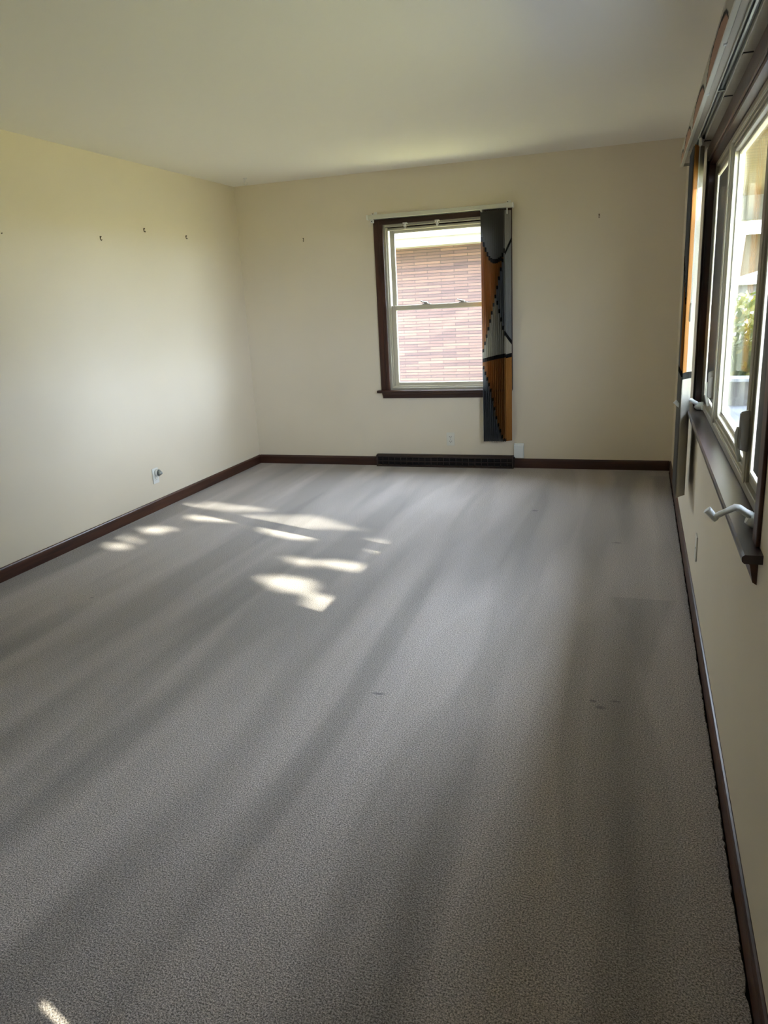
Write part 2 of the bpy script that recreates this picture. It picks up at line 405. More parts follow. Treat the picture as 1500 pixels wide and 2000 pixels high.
def vane(name, parent, px, py, ang, width, ztop, zbot, zones, curve=.004, split=None):
    # one curved fabric strip; zones run from the top down as (z where it starts, colour)
    mbv = MB(); d = Vector((math.cos(ang), math.sin(ang), 0)); n = Vector((-d.y, d.x, 0))
    us_ = [-.5, -.25, 0, .25, .5]
    if callable(zones):
        for k in range(4):
            zz = zones((us_[k]+us_[k+1])/2, k); cs = [ztop]+[z for z, _ in zz[1:]]+[zbot]
            for (za, zb_), (_, c_) in zip(zip(cs, cs[1:]), zz):
                def Q2(u, z): return Vector((px, py, z)) + d*(u*width) + n*(curve*(1-4*u*u))
                def zo(u, z): return z if z in (ztop, zbot) else z + slope(zones, z)*(u-(us_[k]+us_[k+1])/2)*width
                mbv.poly([Q2(us_[k], zo(us_[k], za)), Q2(us_[k+1], zo(us_[k+1], za)), Q2(us_[k+1], zo(us_[k+1], zb_)), Q2(us_[k], zo(us_[k], zb_))], VM[c_], True)
        o = mbv.build(name, parent); md = o.modifiers.new('thickness', 'SOLIDIFY'); md.thickness = .0008; md.offset = 0; return o
    cuts = [ztop] + [z for z, _ in zones[1:] if zbot < z < ztop] + [zbot]
    names = [zones[0][1]]
    for z, c in zones[1:]:
        if zbot < z < ztop: names.append(c)
    for i in range(len(cuts)-1):
        za, zb = cuts[i], cuts[i+1]
        if za - zb < 1e-4: continue
        for k in range(4):
            def Q(u, z, th=0): return Vector((px, py, z)) + d*(u*width) + n*(curve*(1-4*u*u) + th)
            col_ = names[i]
            if split and k >= 2 and split[0] < (za+zb)/2 < split[1]: col_ = split[2]
            mbv.poly([Q(us_[k], za), Q(us_[k+1], za), Q(us_[k+1], zb), Q(us_[k], zb)], VM[col_], True)
    bmesh.ops.remove_doubles(mbv.bm, verts=mbv.bm.verts[:], dist=1e-5)
    o = mbv.build(name, parent)
    md = o.modifiers.new('thickness', 'SOLIDIFY'); md.thickness = .0008; md.offset = 0
    return o
vb = tag(empty('vertical_blind', (-1.55, YB-.05, 2.06)), 'vertical blind with patterned vanes drawn to the right of the small window', 'blind')
mb = MB(); mb.box(-2.148, -.958, YB-.095, YB-.052, 2.068, 2.102, m_offwhite, .004, 2)
mb.box(-2.10, -1.0, YB-.086, YB-.062, 2.064, 2.072, m_track)
hb = mb.build('headrail', vb)
for ex in (-2.152, -.966):
    MB().box(ex, ex+.012, YB-.097, YB-.050, 2.066, 2.104, m_white, .003).build('end_cap', hb)
for ex in (-2.10, -1.00):
    mb = MB(); mb.box(ex-.012, ex+.012, YB-.090, YB, 2.103, 2.107, m_white); mb.box(ex-.012, ex+.012, YB-.004, YB-.001, 2.07, 2.13, m_white)
    mb.tube([(ex, YB-.08, 2.106), (ex, YB-.08, 2.113)], .005, m_black, 8)
    mb.build('mounting_bracket', vb)
mb = MB(); mb.box(-2.118, -2.094, YB-.094, YB-.070, 2.040, 2.068, m_white, .003); mb.box(-2.110, -2.101, YB-.0955, YB-.093, 2.050, 2.058, m_hole); mb.build('cord_pulley', hb)
vy = YB-.072
x = -1.200; k = 0
while x < -1.02:
    vane('vane', vb, x, vy, math.radians(82), .087, 2.058, .238, zones_back(x), .009); x += .0148; k += 1
vane('vane', vb, -.998, vy-.008, math.radians(30), .052, 2.050, .246, last_zones, .003)
mb = MB(); mb.box(-1.208, -1.196, YB-.11, YB-.035, 2.052, 2.066, m_white, .002); mb.build('vane_carrier', vb)
mb = MB(); mb.box(-1.004, -.996, YB-.11, YB-.10, 2.02, 2.066, m_white, .002); mb.build('vane_carrier', vb)
# two empty carriers hanging from the head casing of the window
for cx in (-1.848, -1.578):
    o = MB(); o.box(cx-.020, cx+.020, YB-.024, YB+.004, 2.020, 2.032, m_white, .003); o.box(cx-.007, cx+.007, YB-.020, YB-.012, 1.985, 2.024, m_white, .003)
    o.box(cx-.013, cx+.013, YB-.022, YB-.010, 2.000, 2.008, m_white, .002)
    left_ = cx < -1.7
    tag(o.build('curtain_clip'), 'small white clip under the window head trim, ' + ('nearer the left corner' if left_ else 'above the middle of the glass'), 'clip', 'white clips on the window head')

# ------------------------------------------------------------------ wall plates, register and hooks
def duplex_plate(root_name, label, origin, u, n, m=m_outlet, adapter=False):
    # u: along the wall, n: out of the wall
    o0 = Vector(origin); u = Vector(u); n = Vector(n); z = Vector((0, 0, 1))
    root = tag(empty(root_name, o0), label, 'outlet')
    R = Matrix((u, n, z)).transposed().to_4x4(); R.translation = o0
    def bb(mbx, u0, u1, n0, n1, z0, z1, mm, bev=0, seg=1):
        t = MB(); t.box(u0, u1, n0, n1, z0, z1, mm, bev, seg); mbx.join(t.bm, mm, R)
    p = MB(); bb(p, -.035, .035, 0, .006, -.057, .057, m, .0025, 2); bb(p, -.003, .003, .005, .0075, -.003, .003, m_alu); p.build('cover_plate', root)
    for s in (-1, 1):
        p = MB(); bb(p, -.016, .016, .005, .0085, s*.0195-.014, s*.0195+.014, m, .003, 2)
        so = p.build('socket', root); p = MB()
        bb(p, -.0085, -.0055, .008, .0091, s*.0195-.002, s*.0195+.007, m_hole); bb(p, .0055, .0085, .008, .0091, s*.0195-.002, s*.0195+.007, m_hole)
        bb(p, -.0025, .0025, .008, .0091, s*.0195-.010, s*.0195-.005, m_hole)
        p.build('socket_slots', so)
    return root, R
duplex_plate('wall_outlet', 'ivory duplex outlet under the small far window', (-1.518, YB, .242), (1, 0, 0), (0, -1, 0))
duplex_plate('wall_outlet', 'white duplex outlet low on the left wall behind the round plug adapter', (XL, 4.655, .258), (0, 1, 0), (1, 0, 0), m_white)
mb = MB(); py, pz = 4.662, .279
mb.tube([(XL+.009, py, pz), (XL+.012, py, pz), (XL+.030, py, pz), (XL+.032, py, pz)], [.024, .027, .027, .024], m_white, 24)
ad = tag(mb.build('night_light'), 'round white plug adapter pushed into the left wall outlet', 'plug')
MB().tube([(XL+.032, py, pz), (XL+.046, py+.001, pz-.002), (XL+.058, py+.002, pz-.004)], [.019, .016, .006], m_alu, 20).build('clear_cap', ad)
MB().tube([(XL+.0305, py, pz), (XL+.0325, py, pz)], [.0255, .0255], m_alu, 24).build('grey_ring', ad)
root = tag(empty('wall_plate', (XR, 3.47, .29)), 'thin ivory blank plate on the right wall below the crank', 'wall plate')
mb = MB().box(XR-.006, XR, 3.435, 3.505, .233, .347, m_outlet, .0025, 2); mb.build('cover_plate', root)
MB().box(XR-.0075, XR-.005, 3.467, 3.473, .285, .291, m_alu).build('screw', root)
root = tag(empty('junction_box', (-.926, YB, .15)), 'white rectangular box on the wall above the right end of the register', 'box')
MB().box(-.968, -.884, YB-.030, YB, .088, .214, m_blue_plate, .003, 2).build('box_body', root)
MB().box(-.966, -.886, YB-.034, YB-.030, .090, .197, m_blue_plate, .002, 2).build('box_cover', root)

vr = tag(empty('heating_register', (-1.58, YB, 0)), 'long dark brown baseboard heating register under the small window', 'register')
rx0, rx1 = -2.192, -.968
mb = MB()
mb.prism([(YB, .107), (YB-.022, .107), (YB-.050, .092), (YB-.050, .084), (YB-.010, .086), (YB, .086)], 0, rx0, rx1, m_register)
mb.prism([(YB, .0), (YB-.052, .0), (YB-.052, .008), (YB-.046, .013), (YB, .013)], 0, rx0, rx1, m_register)
mb.box(rx0, rx0+.014, YB-.051, YB, 0, .104, m_register, .002); mb.box(rx1-.014, rx1, YB-.051, YB, 0, .104, m_register, .002)
mb.build('register_housing', vr)
MB().box(rx0+.012, rx1-.012, YB-.012, YB-.002, .01, .09, m_hole).build('register_back', vr)
mb = MB(); n = 22
for i in range(1, n):
    xx = rx0 + (rx1-rx0)*i/n; mb.box(xx-.002, xx+.002, YB-.044, YB-.036, .010, .088, m_register)
mb.box(rx0+.014, rx1-.014, YB-.047, YB-.038, .044, .052, m_register)
for i in range(5): mb.box(rx0+.014, rx1-.014, YB-.034, YB-.032, .018+i*.015, .020+i*.015, m_register)
mb.build('register_grille', vr)
MB().box(rx1-.002, rx1+.010, YB-.045, YB-.025, .088, .100, m_black, .002).build('damper_lever', vr)

def picture_hook(p, n, label):
    p = Vector(p); n = Vector(n); s = n.cross(Vector((0, 0, 1)))
    mbx = MB()
    mbx.tube([p+n*.001+Vector((0, 0, .012)), p+n*.002, p+n*.003-Vector((0, 0, .010)), p+n*.010-Vector((0, 0, .014)), p+n*.014-Vector((0, 0, .008))], [.0030, .0034, .0032, .0030, .0022], m_brass, 8)
    mbx.tube([p+Vector((0, 0, .004))+n*.0, p+Vector((0, 0, .010))+n*.010], [.0022, .0045], m_brass, 8)
    return tag(mbx.build('picture_hook'), label, 'hook', 'small dark picture hooks')
picture_hook((XL, 4.412, 1.914), (1, 0, 0), 'small dark picture hook, left of the three clustered on the left wall')
picture_hook((XL, 4.907, 1.997), (1, 0, 0), 'small dark picture hook, highest of the three clustered on the left wall')
picture_hook((XL, 5.448, 1.980), (1, 0, 0), 'small dark picture hook on the left wall nearest the room corner')
tag(MB().tube([(XL, 3.567, 1.891), (XL+.008, 3.567, 1.893)], [.0018, .003], m_brass, 8).build('nail'), 'tiny nail in the left wall at the picture edge', 'nail')
picture_hook((-2.763, YB, 1.964), (0, -1, 0), 'small dark picture hook on the far wall left of the window')
picture_hook((-.321, YB, 1.962), (0, -1, 0), 'small dark picture hook on the far wall right of the window')
mb = MB(); hx, hy = -3.085, 5.955
mb.tube([(hx, hy, H), (hx, hy, H-.004), (hx, hy, H-.012)], [.016, .016, .006], m_white, 16)
mb.tube([(hx, hy, H-.01), (hx, hy, H-.022), (hx-.012, hy, H-.034), (hx-.010, hy, H-.050), (hx+.003, hy, H-.056), (hx+.014, hy, H-.047), (hx+.013, hy, H-.036)], .0028, m_white, 8)
tag(mb.build('ceiling_hook'), 'small white swag hook in the ceiling near the far left corner', 'hook')

# ------------------------------------------------------------------ front window (window_2)
FX = XR + .025                       # room face of the window unit
w2 = tag(empty('window_2', (XR, (FY0+FY1)/2, FZ0)), 'wide three part front window in dark wood trim, casements at both ends', 'window', kind='structure')
FCW, FT = .058, .010
mb = MB()
mb.box(XR-FT, XR, FY0-FCW, FY0, FZ0+.02, FZ1+FCW+.004, m_wood_z, .0035, 2)
mb.box(XR-FT, XR, FY1, FY1+FCW, FZ0+.02, FZ1+FCW+.004, m_wood_z, .0035, 2)
mb.box(XR-FT-.001, XR, FY0-FCW, FY1+FCW, FZ1, FZ1+FCW+.004, m_wood_y, .0035, 2)
mb.build('window_casing', w2)
mb = MB()      # jamb lining
mb.box(XR-.002, FX+.01, FY0-.002, FY0+.014, FZ0+.02, FZ1, m_wood_z); mb.box(XR-.002, FX+.01, FY1-.014, FY1+.002, FZ0+.02, FZ1, m_wood_z)
mb.box(XR-.002, FX+.01, FY0, FY1, FZ1-.014, FZ1+.002, m_wood_y)
mb.build('jamb_lining', w2)
SZ = .835
mb = MB()
mb.prism([(FX+.02, SZ-.021), (.2435, SZ-.021), (.2385, SZ-.016), (.2375, SZ-.009), (.2385, SZ-.004), (.2435, SZ), (FX+.02, SZ)], 1, FY0+.002, FY1-.002, m_stool)
mb.prism([(XR, SZ-.021), (.2435, SZ-.021), (.2385, SZ-.016), (.2375, SZ-.009), (.2385, SZ-.004), (.2435, SZ), (XR, SZ)], 1, 1.762, FY0+.002, m_stool)
mb.prism([(XR, SZ-.021), (.2435, SZ-.021), (.2385, SZ-.016), (.2375, SZ-.009), (.2385, SZ-.004), (.2435, SZ), (XR, SZ)], 1, FY1-.002, 4.19, m_stool)
mb.build('window_stool', w2)
mb = MB()
mb.prism([(XR, SZ-.021), (.252, SZ-.021), (.256, SZ-.034), (.264, SZ-.044), (.268, SZ-.066), (.272, SZ-.086), (XR, SZ-.092)], 1, FY0-FCW+.004, FY1+FCW-.004, m_wood_y)
mb.build('window_apron', w2)
m1a, m1b, m2a, m2b = 3.405, 3.465, 2.345, 2.405          # mullions
z0, z1 = SZ, FZ1-.014
a0, a1 = FY0+.014, FY1-.014
mb = MB()      # outer frame and mullions, in stepped profiles
frame_yz(mb, FX, FX+.055, a0, a1, z0, z1, .020, m_cream2, .002, wb=.028, wt=.020)
for (p, q) in ((m1a, m1b), (m2a, m2b)):
    mb.box(FX+.002, FX+.052, p, q, z0+.02, z1-.012, m_cream2, .002)
    for t in (.2, .4, .6, .8):
        yy = p + (q-p)*t; mb.box(FX-.0025, FX+.004, yy-.0035, yy+.0035, z0+.022, z1-.016, m_cream, .0012)
mb.build('window_frame', w2)
# centre picture unit: nested stepped frames
ring = tag(empty('centre_unit', (FX, (m1a+m2b)/2, z0)), None); ring.parent = w2; ring.matrix_parent_inverse = Matrix.Translation(-Vector(w2.location))
bpy.data.objects.remove(ring)
mb = MB(); c0, c1 = m2b, m1a; zz0, zz1 = z0+.024, z1-.016
for i, (dx0, wv_, mm) in enumerate(((.006, .007, m_cream), (.016, .006, m_cream2), (.010, .007, m_cream), (.024, .007, m_cream2), (.014, .010, m_cream), (.034, .011, m_cream))):
    frame_yz(mb, FX+dx0*.8, FX+.046, c0, c1, zz0, zz1, wv_, mm, .0015)
    c0 += wv_-.0005; c1 -= wv_-.0005; zz0 += wv_*1.2; zz1 -= wv_*1.1
ps = mb.build('picture_sash', w2)
MB().box(FX+.034, FX+.037, c0-.01, c1+.01, zz0-.01, zz1+.01, m_glass).build('glass_pane', ps)
def casement(p, q):
    mbx = MB(); frame_yz(mbx, FX+.012, FX+.042, p, q, z0+.028, z1-.020, .034, m_cream2, .003)
    frame_yz(mbx, FX+.006, FX+.02, p+.032, q-.032, z0+.060, z1-.052, .008, m_cream, .002)
    s_ = mbx.build('casement_sash', w2)
    MB().box(FX+.030, FX+.033, p+.034, q-.034, z0+.062, z1-.06, m_glass_side).build('glass_pane', s_)
    mbx = MB().box(FX+.014, FX+.0148, p+.046, q-.046, z0+.074, z1-.066, m_screen)
    o = mbx.build('insect_screen', s_)
casement(m1b, a1-.020); casement(a0+.020, m2a)
def casement_lock(yc, zc, sgn):
    mbx = MB()
    prof = [(-.020, -.062), (.012, -.062), (.018, -.050), (.018, .046), (.010, .062), (-.004, .072), (-.020, .072)]
    # rounded housing seen from the room
    n_ = 7
    for i in range(n_):
        t0, t1 = i/n_, (i+1)/n_
        x_a = FX-.026*math.sqrt(max(0, 1-t1**2)); x_b = FX-.026*math.sqrt(max(0, 1-t0**2))
    body = [(yc-.017, zc-.058), (yc+.017, zc-.058), (yc+.017, zc+.040), (yc+.009, zc+.064), (yc-.009, zc+.064), (yc-.017, zc+.040)]
    b = bmesh.new()
    A = [b.verts.new((FX+.002, y, z)) for y, z in body]; B = [b.verts.new((FX-.023, yc+(y-yc)*.8, zc+(z-zc)*.86)) for y, z in body]
    for i in range(6): b.faces.new((A[i], A[(i+1) % 6], B[(i+1) % 6], B[i]))
    b.faces.new(A[::-1]); b.faces.new(B)
    bmesh.ops.bevel(b, geom=b.edges[:], offset=.003, segments=2, affect='EDGES')
    mbx.join(b, m_taupe)
    lk = mbx.build('casement_lock', w2)
    mbx = MB(); mbx.tube([(FX-.022, yc+sgn*.004, zc+.012), (FX-.027, yc+sgn*.004, zc-.01), (FX-.024, yc+sgn*.003, zc-.05), (FX-.017, yc, zc-.088)], [.0085, .008, .007, .0055], m_offwhite, 12, flat=(1, .6))
    mbx.build('lock_lever', lk)
casement_lock(3.47, 1.012, 1); casement_lock(2.355, 1.010, 1)
def crank(yc, label_part=None, k=1.0):
    hub = MB()
    b = bmesh.new(); base = [(-.034, -.030), (.034, -.030), (.034, .030), (-.034, .030)]
    hub.box(FX-.006, FX+.006, yc-.03, yc+.03, SZ+.001, SZ+.026, m_crank, .003, 2)
    hub.tube([(FX, yc, SZ+.016), (FX-.020, yc, SZ+.018), (FX-.034, yc, SZ+.024)], [.022, .020, .014], m_crank, 16)
    h = hub.build('crank_hub', w2)
    a = MB()
    pts = [(.280, yc, .866), (.268, yc, .872), (.252, yc, .884), (.244, yc, .885), (.224, yc, .874), (.199, yc-.001, .860)]
    a.tube(pts, [.0125, .0120, .0110, .0105, .0085, .0090], m_crank, 12, flat=(1.3, .8)); a.build('crank_arm', h)
    a = MB(); a.tube([(.203, yc-.001, .851), (.198, yc-.001, .856), (.186, yc-.001, .870), (.179, yc-.001, .877)], [.0070, .0088, .0092, .0108], m_crank, 14); a.build('crank_knob', h)
crank(1.985); crank(3.965)

# ------------------------------------------------------------------ front vertical blind with valance
fb = tag(empty('vertical_blind', (XR-.05, 3.3, 2.05)), 'long vertical blind with patterned valance, stacked at the far end of the front window', 'blind')
VX = XR-.100; VY1, VY0, VZ = 4.74, .98, 2.047
mb = MB()      # top board and underside
mb.box(VX+.004, XR-.001, VY0, VY1, VZ+.016, VZ+.022, m_beigebd)
mb.box(XR-.036, XR-.001, VY0+.01, 4.20, VZ-.001, VZ+.018, m_beigebd, .001)
mb.box(VX+.014, XR-.064, VY0+.01, 4.20, VZ+.003, VZ+.018, m_beigebd, .001)
mb.box(VX+.012, XR-.012, 4.20, VY1-.006, VZ+.010, VZ+.018, m_beigebd, .001)
mb.build('mounting_board', fb)
mb = MB()      # open track channel
mb.box(XR-.066, XR-.062, VY0+.02, 3.93, VZ-.005, VZ+.016, m_offwhite, .001)
mb.box(XR-.038, XR-.0345, VY0+.02, 3.93, VZ-.005, VZ+.016, m_offwhite, .001)
mb.box(XR-.062, XR-.038, VY0+.02, 3.93, VZ+.010, VZ+.014, m_track)
mb.box(XR-.054, XR-.047, VY0+.02, 3.93, VZ+.002, VZ+.011, m_alu, .001)
mb.box(XR-.067, XR-.034, 3.93, 4.26, VZ-.005, VZ+.014, m_track, .002)
hr = mb.build('headrail', fb)
MB().box(XR-.062, XR-.038, 3.03, 3.045, VZ-.004, VZ+.010, m_alu, .001).build('track_joint', hr)
for yy in (2.60, 3.13, 4.0, 1.75):
    mb = MB(); mb.box(XR-.034, XR-.006, yy-.003, yy+.003, VZ-.004, VZ-.001, m_black); mb.box(XR-.036, XR-.034, yy-.003, yy+.006, VZ-.006, VZ-.001, m_black)
    mb.build('rail_clip', hr)
# fascia strip with the swirling pattern
mb = MB(); zf0, zf1 = VZ-.003, VZ+.073
def arc(y):       # lobes: centre y, half length -> colour
    return None
ny, nz = 240, 12
lobes = [(2.66, .36, 'p', .075, 0.0), (3.42, .34, 'p', .072, .0), (4.15, .30, 'p', .074, 0), (4.62, .16, 'p', .06, 0), (1.75, .42, 'p', .07, 0)]
def vcol(y, z):
    h = (z-zf0)
    for (yc, hl, c, top_, _) in lobes:
        t = (y-yc)/hl
        if abs(t) < 1:
            b_ = top_*(1-t*t)**.5
            if abs(h-b_) < .0065: return 'k' if (yc > 2) else 'k'
            if h < b_: return c
    return 'w'
for i in range(ny):
    ya, yb = VY0+(VY1-VY0)*i/ny, VY0+(VY1-VY0)*(i+1)/ny
    for j in range(nz):
        za, zb = zf0+(zf1-zf0)*j/nz, zf0+(zf1-zf0)*(j+1)/nz
        mb.poly([(VX, ya, za), (VX, yb, za), (VX, yb, zb), (VX, ya, zb)], VM[vcol((ya+yb)/2, (za+zb)/2)])
bmesh.ops.remove_doubles(mb.bm, verts=mb.bm.verts[:], dist=1e-5)
va = mb.build('valance', fb); md = va.modifiers.new('t', 'SOLIDIFY'); md.thickness = .0015; md.offset = 0
mb = MB(); mb.box(VX-.003, VX+.012, VY0, VY1, VZ-.006, VZ+.000, m_offwhite, .0015); mb.box(VX-.003, VX+.006, VY0, VY1, zf1-.002, zf1+.004, m_beigebd, .0015)
mb.build('valance_rail', va)
MB().box(VX, XR-.001, VY1-.002, VY1+.003, zf0, zf1, m_vbeige).build('valance_return', va)
for yy in (2.47, 3.05, 4.2):
    MB().box(VX+.004, VX+.014, yy-.008, yy+.008, VZ-.009, VZ-.001, m_white, .002).build('valance_clip', va)
# vanes
vx = XR-.0565
def zones_front(t):
    # t = 0 for the leading vane
    if t == 0: return [(2.05, 'o'), (1.022, 'k'), (.990, 'w')]
    a = 1.90-.35*t; b = 1.06+.25*t
    return [(2.05, 'b'), (1.36+.25*t, 'k'), (1.33+.2*t, 'o' if t < .6 else 'b'), (1.03, 'k'), (1.0, 'g')]  # slate tops paint in the self-shadow of the vanes stacked behind the first
nv = 30
for i in range(nv):
    yv = 3.92 + i*.0105
    ang = math.radians(60 + random.uniform(-1.5, 1.5))
    if i == 0: vane('vane', fb, vx, yv, ang, .088, VZ-.03, .405, zones_front(0), .004, split=(1.30, 1.95, 'w'))
    else: vane('vane', fb, vx-.004, yv+.02, ang, .088, VZ-.03, .405, zones_front(i/nv), .004)
mb = MB(); mb.box(vx-.006, vx+.006, 3.89, 3.93, VZ-.034, VZ-.004, m_white, .002); mb.build('vane_carrier', fb)
mb = MB(); mb.tube([(vx-.004, 3.84, VZ-.005), (vx-.004, 3.84, 1.34)], .0012, m_white, 6); pcord = mb.build('pull_cord', fb); mb = MB(); mb.tube([(vx-.004, 3.84, 1.345), (vx-.004, 3.84, 1.335), (vx-.004, 3.84, 1.265), (vx-.004, 3.84, 1.26)], [.002, .006, .0065, .004], m_offwhite, 12)
mb.build('cord_weight', pcord)

# ------------------------------------------------------------------ outside
def flat_noise(name, c1, c2, sc, rough=.9):
    m = mat(name, c1, rough, spec=.2); L(m, ramp(m, noise(m, coords(m), sc, 5, .65), [(.35, c1), (.65, c2)]), BS(m).inputs['Base Color']); return m
m_grass = flat_noise('lawn_grass', (.38, .32, .12), (.52, .45, .17), 3)
m_conc = flat_noise('pale_concrete', (.08, .083, .09), (.10, .104, .112), 4)
m_wallconc = flat_noise('rough_concrete', (.06, .057, .053), (.08, .076, .07), 8)
def leaf_mat(name, c):
    m = mat(name, c, .6, spec=.2); nt = m.node_tree; tr = N(m, 'ShaderNodeBsdfTranslucent'); tr.inputs[0].default_value = (c[0]*1.3, c[1]*1.3, c[2]*.8, 1)
    mx = N(m, 'ShaderNodeMixShader'); mx.inputs[0].default_value = .4; L(m, BS(m).outputs[0], mx.inputs[1]); L(m, tr.outputs[0], mx.inputs[2]); L(m, mx.outputs[0], nt.nodes['Material Output'].inputs[0]); return m
m_leaf = leaf_mat('leaf_green', (.035, .048, .014)); m_leaf2 = leaf_mat('leaf_yellow_green', (.075, .075, .015))
m_bark = flat_noise('bark', (.10, .07, .05), (.22, .16, .12), 14)
m_tan = flat_noise('tan_siding', (.045, .034, .021), (.056, .043, .027), 2)
m_roof = flat_noise('grey_shingle', (.16, .16, .17), (.24, .24, .25), 10)
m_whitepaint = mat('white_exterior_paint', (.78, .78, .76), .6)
m_extwhite = mat('dim_white_paint', (.13, .135, .14), .6)  # white kept dim so the daylit fascia does not clip
m_road = flat_noise('asphalt', (.12, .12, .13), (.17, .17, .17), 12)
m_carpaint = mat('silver_paint', (.6, .62, .64), .3, .3)
m_darkglass = mat('dark_glass', (.02, .025, .03), .1)
m_red = mat('red_lamp', (.6, .05, .03), .3); m_orange = mat('orange_bloom', (.75, .25, .05), .8); m_rubber = mat('tyre_rubber', (.02, .02, .02), .8)
# long thin roman brick
m_brick = mat('roman_brick', (.3, .18, .15), .85, spec=.2)
bt = N(m_brick, 'ShaderNodeTexBrick'); bt.inputs['Scale'].default_value = 1.0
bt.inputs['Brick Width'].default_value = .34; bt.inputs['Row Height'].default_value = .036; bt.inputs['Mortar Size'].default_value = .004; bt.inputs['Mortar Smooth'].default_value = .3
bt.inputs['Color1'].default_value = (.066, .045, .044, 1); bt.inputs['Color2'].default_value = (.110, .070, .058, 1); bt.inputs['Mortar'].default_value = (.030, .026, .028, 1)
_tc = N(m_brick, 'ShaderNodeTexCoord'); _sp = N(m_brick, 'ShaderNodeSeparateXYZ'); _cb = N(m_brick, 'ShaderNodeCombineXYZ')
L(m_brick, _tc.outputs['Object'], _sp.inputs[0]); L(m_brick, _sp.outputs['X'], _cb.inputs['X']); L(m_brick, _sp.outputs['Z'], _cb.inputs['Y']); L(m_brick, _cb.outputs[0], bt.inputs['Vector'])
bv = noise(m_brick, coords(m_brick, (1.2, 1, 16)), 1.6, 4)
L(m_brick, mixc(m_brick, 1.0, bt.outputs['Color'], ramp(m_brick, bv, [(.35, (.86, .84, .88)), (.65, (1.12, 1.10, 1.06))]), 'MULTIPLY'), BS(m_brick).inputs['Base Color'])
# planked soffit
m_soffit = mat('soffit_planks', (.42, .36, .24), .6)
_w = N(m_soffit, 'ShaderNodeTexBrick'); _w.offset = 0; _w.inputs['Scale'].default_value = 1; _w.inputs['Brick Width'].default_value = 6; _w.inputs['Row Height'].default_value = .16; _w.inputs['Mortar Size'].default_value = .012
_w.inputs['Color1'].default_value = (.14, .105, .055, 1); _w.inputs['Color2'].default_value = (.17, .125, .065, 1); _w.inputs['Mortar'].default_value = (.03, .025, .015, 1)
L(m_soffit, coords(m_soffit), _w.inputs['Vector']); L(m_soffit, _w.outputs['Color'], BS(m_soffit).inputs['Base Color'])

GZ = -.40
struct(MB().box(-60, 80, -40, 120, GZ-.3, GZ-.02, m_grass).build('lawn'), 'sunlit lawn around the house', 'ground')
struct(MB().box(XR+WT+.2, 3.2, -2, 12.0, GZ-.1, GZ+.10, m_conc).build('patio'), 'pale concrete patio outside the front window', 'ground')
struct(MB().box(18, 24, -40, 52, GZ-.1, GZ, m_road).build('street'), 'grey street beyond the lawn', 'ground')
MBE = MB().box(XL-.5, XR+.80, YR-.5, YB+.45, H+.16, H+.24, m_roof)
MBE.box(XR+WT, XR+.80, YR-.5, 6.49, 2.46, 2.50, m_soffit); MBE.box(XR+.80, XR+.83, YR-.5, 6.49, 2.44, 2.70, m_whitepaint)
struct(MBE.build('roof'), 'low roof over the room', 'roof')

# porch ceiling beyond the window, white fascia
pc = tag(empty('carport_roof', (1.6, 8.6, 2.4)), 'planked porch ceiling with white fascia seen at the top of the front window', 'roof')
MB().box(XR+WT, 3.4, 6.5, 10.6, 2.42, 2.50, m_soffit).build('plank_ceiling', pc)
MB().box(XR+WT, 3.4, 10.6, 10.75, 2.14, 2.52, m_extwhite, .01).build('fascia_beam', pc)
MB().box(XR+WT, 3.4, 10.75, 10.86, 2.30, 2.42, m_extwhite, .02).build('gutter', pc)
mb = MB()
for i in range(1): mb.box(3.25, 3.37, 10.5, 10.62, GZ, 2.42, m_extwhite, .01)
mb.build('post', pc)
# low garden wall with a pale cap and the hedge behind it
gw = tag(empty('garden_wall', (1.6, 12.1, GZ)), 'low concrete garden wall with a pale cap beyond the patio', 'wall')
MB().box(.5, 4.2, 12.0, 12.25, GZ-.1, .04, m_wallconc).build('wall_body', gw)
MB().box(.45, 4.25, 11.96, 12.3, .04, .10, m_tan if False else m_extwhite, .01).build('cap_stone', gw)

def leaf_cloud(name, parent, pts, size, mats_, rng):
    mbx = MB()
    for p in pts:
        p = Vector(p); s_ = size*rng.uniform(.7, 1.25)
        a = Vector((rng.gauss(0, 1), rng.gauss(0, 1), rng.gauss(0, 1))).normalized(); b = a.orthogonal().normalized(); c = a.cross(b)
        mm = mats_[rng.randrange(len(mats_))]
        mbx.poly([p-b*s_, p-c*s_*.45-b*s_*.2, p+b*s_, p+c*s_*.45-b*s_*.2], mm)
    return mbx.build(name, parent)
rng = random.Random(3)
hd = tag(empty('hedge', (1.8, 13.0, GZ)), 'yellow green hedge behind the garden wall', 'hedge')
pts = []
while len(pts) < 3400:
    x_, y_, z_ = rng.uniform(.4, 4.0), rng.uniform(12.4, 13.6), rng.uniform(GZ, 1.32)
    if z_ < 1.08 + .16*math.sin(x_*5) + .08*math.sin(x_*13+y_*4): pts.append((x_, y_, z_))
leaf_cloud('foliage', hd, pts, .085, [m_leaf, m_leaf2, m_leaf2], rng)
MB().box(.5, 3.9, 12.6, 13.4, GZ, .5, m_leaf).build('inner_growth', hd)

m_eave = mat('white_eave_paint', (.20, .20, .205), .6)
